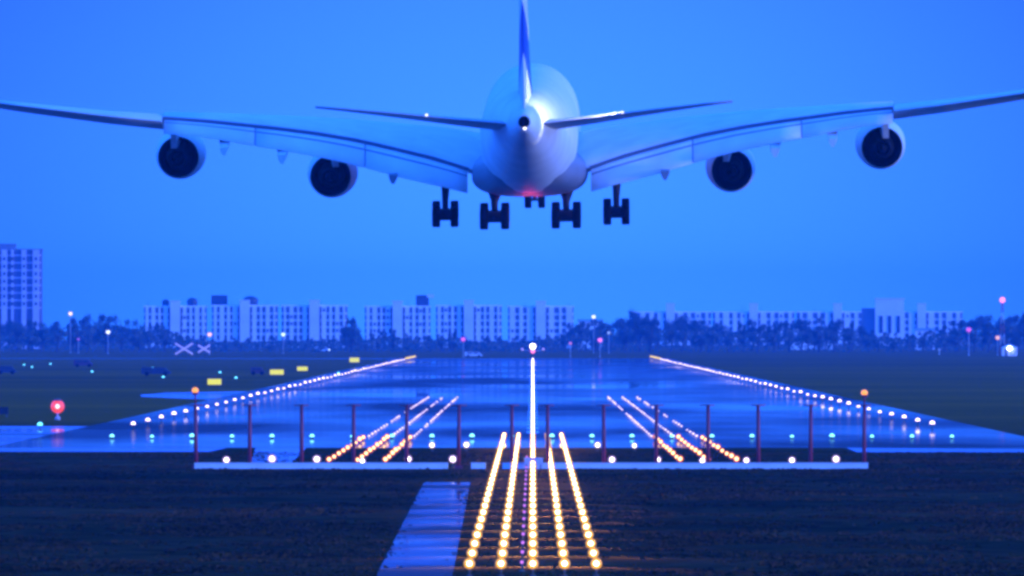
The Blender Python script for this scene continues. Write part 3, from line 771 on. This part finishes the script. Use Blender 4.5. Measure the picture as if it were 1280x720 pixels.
for s in (-1, 1):
    rings = []
    for x in (0, 3.5, 4.4, 6.9, 9.8, 12.7, 15.6, 18.5, 20.3, 23.2, 26.6):
        yT = te_full(x) + 2.3; inc = R(3.4 - x * .235)
        rings.append(section(x, s, yT, le(x), lz(interp(TE_PTS, x * 17.17), yT), inc, 1.0 - .012 * x, .05))
    MB().loft(rings).build('wing', WGREY, air)
    rings = []
    for x in (26.62, 30.5, 34, 36.5, 39.6):
        yT = te_full(x); inc = R(-3.2 - (x - 26) * .15)
        rings.append(section(x, s, yT, le(x), lz(interp(TE_OUT, x * 17.1), yT), inc, .78, .02))
    MB().loft(rings).build('outer_wing', WGREY, air)
    zt = lz(114, -15); MB().loft([[(s * 39.62, -10.5, zt - .1), (s * 39.62, -15.2, zt - 1.3), (s * 39.62, -15.6, zt + 1.3)], [(s * 39.72, -10.5, zt - .1), (s * 39.72, -15.2, zt - 1.3), (s * 39.72, -15.6, zt + 1.3)]], smooth=False).build('wing_fence', WHITE, air)
    # dark strip painting the cove shade along the rear spar
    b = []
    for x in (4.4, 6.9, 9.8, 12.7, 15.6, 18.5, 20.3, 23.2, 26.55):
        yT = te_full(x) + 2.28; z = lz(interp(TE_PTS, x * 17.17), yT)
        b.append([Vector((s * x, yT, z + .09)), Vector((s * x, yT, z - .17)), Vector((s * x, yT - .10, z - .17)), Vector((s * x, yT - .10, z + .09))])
    MB().loft(b, smooth=False).build('gap_shade', GAP_SHADE, air)
    # three slotted flaps
    HPX = [(75, 29), (140, 33), (205, 31), (342, 24), (410, 19.5), (460, 19)]
    for xa, xb in ((4.5, 11.9), (11.98, 19.85), (19.93, 26.5)):
        rg = []
        for i in range(6):
            x = xa + (xb - xa) * i / 5
            yT = te_full(x) + 1.95; z = lz(interp(TE_PTS, x * 17.17), yT) - .16
            hh = interp(HPX, x * 17.17) / 17.2 - .18; dy = hh / math.tan(R(33))
            n_ = Vector((0, -math.sin(R(33)), math.cos(R(33))))
            up = [(0, .0), (.12, .14), (.35, .20), (.65, .14), (1, .015)]; lo = [(1, -.015), (.6, -.08), (.25, -.14), (.08, -.1)]
            rg.append([Vector((s * x, yT - t * dy, z - .02 - t * hh)) + Vector((0, n_.y * w, n_.z * w)) * 1.0 for t, w in up + lo])
        fo = MB().loft(rg, smooth=True).build('flap', FLAPM, air)
        vg = []
        for i in range(6):
            x = xa + .02 + (xb - xa - .04) * i / 5
            yT = te_full(x) + 1.95; z = lz(interp(TE_PTS, x * 17.17), yT) - .16
            hh = interp(HPX, x * 17.17) / 17.2 - .18; dy = hh / math.tan(R(33))
            n_ = Vector((0, -math.sin(R(33)), math.cos(R(33))))
            vg.append([Vector((s * x, yT - t * dy, z - .02 - t * hh)) + n_ * w for t, w in ((.30, .17), (.30, .205), (.36, .208), (.36, .17))])
        MB().loft(vg, smooth=False).build('vane_gap', GAP_SHADE, fo)
    for xg in (11.94, 19.89):
        yT = te_full(xg) + 1.95; z = lz(interp(TE_PTS, xg * 17.17), yT) - .2; hh = interp(HPX, xg * 17.17) / 17.2 - .2; dy = hh / math.tan(R(33))
        MB().loft([
                   [(s * xg + e_x, yT + .3, z - .1), (s * xg + e_x, yT - .1, z + .0), (s * xg + e_x, yT - dy * .95, z - hh * .95), (s * xg + e_x, yT - dy * .9 + .2, z - hh * .97)] for e_x in (-.09, .09)], smooth=False).build('flap_joint', GAP_SHADE, air)
    # flap track fairings
    for dpx, py, sz in ((170, 222, 1.0), (308, 195, 1.0), (380, 184, .9)):
        x = dpx / 17.17; yy = te_full(x) - 1.2
        zc = lz(py, yy)
        b = MB(); b.loft([[Vector((s * x + a * .34 * f * sz, y, zc + c * .42 * f * sz + dz)) for a, c in ((-1, .9), (1, .9), (.9, 0), (.35, -.9), (-.35, -.9), (-.9, 0))] for y, f, dz in ((yy, .85, 0), (yy + 1.5, 1.1, .15), (yy + 4, 1.3, .5), (yy + 7, .8, 1.0))], smooth=False)
        b.build('flap_track_fairing', mat('fairing_grey', (.22, .24, .28), .5) if dpx == 170 else FLAPM, air)
    # engines
    for dpx, py, yx, toe, pyl in ((251, 216.5, 7.0, 1.5, -14), (440, 190.2, 1.5, 1.5, 8)):
        kx = F / (D0 + yx); x = dpx / kx; z = lz(py, yx)
        en = empty('engine', (s * x, yx, z)); en.parent = air; en.rotation_euler = (R(1.5), 0, s * R(toe))
        MB().lathe((0, 0, 0), (0, 1, 0), [(0, 1.50), (1.2, 1.68), (2.6, 1.80), (4.2, 1.84), (5.2, 1.76), (5.7, 1.60), (5.75, 1.5), (5.5, 1.42), (4.5, 1.40)], 40).build('nacelle', WHITE, en)
        MB().lathe((0, 0, 0), (0, 1, 0), [(0.0, 1.49), (.05, 1.42), (1.6, 1.44), (4.2, 1.45), (4.21, .1)], 40).build('duct', BLACK, en)
        MB().lathe((0, 0, 0), (0, -1, 0), [(-2.5, .95), (-.4, .92), (.9, .66), (1.2, .60), (1.2, .54), (.6, .5), (.5, .1)], 32).build('core_cowl', CORE, en)
        MB().lathe((0, 0, 0), (0, -1, 0), [(.4, .38), (1.2, .30), (1.9, .05)], 20, True).build('exhaust_plug', CORE, en)
        b = MB(); xo = s * pyl / 17.1 * .55
        b.loft([[(xo - .22, -1.0, .72), (xo + .22, -1.0, .72), (xo + .20, -1.4, 1.9), (xo - .20, -1.4, 1.9)], [(-.3, 4, 1.5), (.3, 4, 1.5), (.3, 4, 2.6), (-.3, 4, 2.6)]], smooth=False)
        b.build('pylon', WHITE, en)
# tailplane
for s in (-1, 1):
    rings = []
    for x, py, yT, ch, tk in ((.6, 157.0, -31.8, 9.6, .62), (1.3, 156.5, -32.0, 9.2, .62), (5, 150.0, -33.4, 7.0, .6), (9, 142.0, -34.8, 5.0, .58), (13, 134.5, -36.0, 3.2, .5), (14.9, 131.6, -36.6, 2.2, .4)):
        rings.append(section(x, s, yT, yT + ch, lz(py - 2, yT), R(-4.5), tk, .02))
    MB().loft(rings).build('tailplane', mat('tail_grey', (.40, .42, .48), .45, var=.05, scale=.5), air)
# fin with a blue livery shape
fm_ = bpy.data.materials.new('fin_livery'); fm_.use_nodes = True
nt = fm_.node_tree; bs = nt.nodes['Principled BSDF']; bs.inputs['Roughness'].default_value = .35
tcn = nt.nodes.new('ShaderNodeTexCoord'); sp_ = nt.nodes.new('ShaderNodeSeparateXYZ'); nt.links.new(tcn.outputs['Object'], sp_.inputs[0])
ma = nt.nodes.new('ShaderNodeMath'); ma.operation = 'MULTIPLY_ADD'; ma.inputs[1].default_value = .42
nt.links.new(sp_.outputs[1], ma.inputs[0]); nt.links.new(sp_.outputs[2], ma.inputs[2])     # z + .42 y
rp = nt.nodes.new('ShaderNodeValToRGB'); rp.color_ramp.interpolation = 'CONSTANT'
mr2 = nt.nodes.new('ShaderNodeMapRange'); mr2.inputs[1].default_value, mr2.inputs[2].default_value = -12.0, 0.0
nt.links.new(ma.outputs[0], mr2.inputs[0]); nt.links.new(mr2.outputs[0], rp.inputs[0])
rp.color_ramp.elements[0].color = (.8, .81, .82, 1); rp.color_ramp.elements[1].position = .35; rp.color_ramp.elements[1].color = (.01, .07, .40, 1)
e = rp.color_ramp.elements.new(.62); e.color = (.8, .81, .82, 1)
nt.links.new(rp.outputs[0], bs.inputs['Base Color'])
def fin_ring(z, yT, yL, t):
    ch = yL - yT
    up = [(0, .02), (.12, .30), (.3, .62), (.5, .86), (.7, 1.0), (.86, .86), (.95, .55), (1, .02)]
    return [Vector((h * t, yT + q * ch, z)) for q, h in up] + [Vector((-h * t, yT + q * ch, z)) for q, h in reversed(up)]
FINS = [(2.6, -34.4, -20.5, .58), (4.0, -34.5, -22.5, .48), (7, -35.4, -25.6, .37), (10, -36.3, -28.2, .30), (14, -37.4, -31.5, .28), (17.4, -38.4, -34.2, .2)]
MB().loft([fin_ring(*f) for f in FINS]).build('fin', fm_, air)
# lamps on the airframe
for s in (-1, 1):
    MB().sphere((s * 7.0, -33.9, lz(142, -33.9)), (.11, .11, .09), 8, 6).build('logo_light', glow('glow_logo', (1, .97, .92), 1.6), air)
MB().sphere((0.05, -36.5, 1.72), (.12, .1, .1), 8, 6).build('tail_light', glow('glow_tail', (1, .97, .95), 2.5), air)
MB().sphere((0, 6.0, -4.66), (.10, .14, .10), 8, 6).build('beacon', glow('glow_beacon', (1, .05, .05), .6), air)
lg = bpy.data.lights.new('logo_beam', 'SPOT'); lg.energy = 2900; lg.color = (1, .97, .93); lg.spot_size = R(92); lg.spot_blend = .25; lg.shadow_soft_size = .06
lo_ = bpy.data.objects.new('logo_beam', lg); COL.objects.link(lo_); lo_.parent = air; lo_.location = (7.0, -34.2, lz(142, -33.9) + .85)
lo_.rotation_euler = (Vector((7.0, -34.2, 4.1)) - Vector((1.2, -26.0, 4.0))).to_track_quat('Z', 'Y').to_euler()
bl = bpy.data.lights.new('beacon_glow', 'POINT'); bl.energy = 300; bl.color = (1, .06, .05); bl.shadow_soft_size = .03
bo = bpy.data.objects.new('beacon_glow', bl); COL.objects.link(bo); bo.parent = air; bo.location = (0, -1.0, -6.8)

# landing gear
def gear(xc, yc, wheel_px, axles, half, wid, strut_top, top_px, door):
    g = empty('landing_gear', (xc, yc, 0)); g.parent = air
    zb = lz(wheel_px, yc); r = .70
    top_z = lz(top_px, yc)
    n_ = len(axles); zl = zb + r; zh = top_z - r
    zs = [zl + (zh - zl) * i / max(1, n_ - 1) for i in range(n_)]
    for a, z in zip(axles, zs):
        for s in (-1, 1):
            w = MB(); w.lathe((s * (half - wid), a, z), (s, 0, 0), [(0, .3), (0, .60), (.06, r), (wid - .06, r), (wid, .60), (wid, .3)], 24, True)
            w.build('wheel', TYRE, g)
    zm = (zl + zh) / 2
    b = MB()
    b.tube((0, axles[0], zs[0]), (0, axles[-1], zs[-1]), .16, .16, 8)
    for a, z in zip(axles, zs): b.tube((-half + .1, a, z), (half - .1, a, z), .14, .14, 8)
    b.box((0, (axles[0] + axles[-1]) / 2, zm - .05), (1.0, 1.4, .8))
    b.build('bogie', GEARM, g)
    b = MB(); b.tube((0, 0, zm), (0, .1, strut_top), .22, .30, 10); b.tube((0, .9, strut_top), (0, .15, zm + .9), .12, .12, 8); b.tube((.5, .2, strut_top), (.12, .1, zm + .9), .10, .10, 8); b.tube((-.45, .2, strut_top), (-.1, .1, zm + .8), .06, .06, 8)
    b.build('strut', GEARM, g)
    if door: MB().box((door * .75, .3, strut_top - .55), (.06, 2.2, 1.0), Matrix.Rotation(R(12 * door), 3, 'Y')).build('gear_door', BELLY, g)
gear(-6.27, .8, 282, (-.85, .85), .97, .60, -2.0, 250, -1)
gear(6.27, .8, 282, (-.85, .85), .97, .60, -2.0, 250, 1)
gear(-2.62, -2.4, 285.2, (-1.6, 0, 1.6), 1.08, .62, -4.2, 254, 0)
gear(2.62, -2.4, 285.2, (-1.6, 0, 1.6), 1.08, .62, -4.2, 254, 0)
g = empty('landing_gear', (0, 29.5, 0)); g.parent = air
zb = lz(260, 29.5)
for s in (-1, 1):
    MB().lathe((s * .24, 0, zb + .66), (s, 0, 0), [(0, .3), (0, .6), (.05, .68), (.48, .68), (.53, .6), (.53, .3)], 20, True).build('wheel', TYRE, g)
MB().tube((0, 0, zb + .62), (0, 0, -3.5), .14, .18, 8).tube((-.5, 0, zb + .62), (.5, 0, zb + .62), .1, .1, 8).build('strut', GEARM, g)
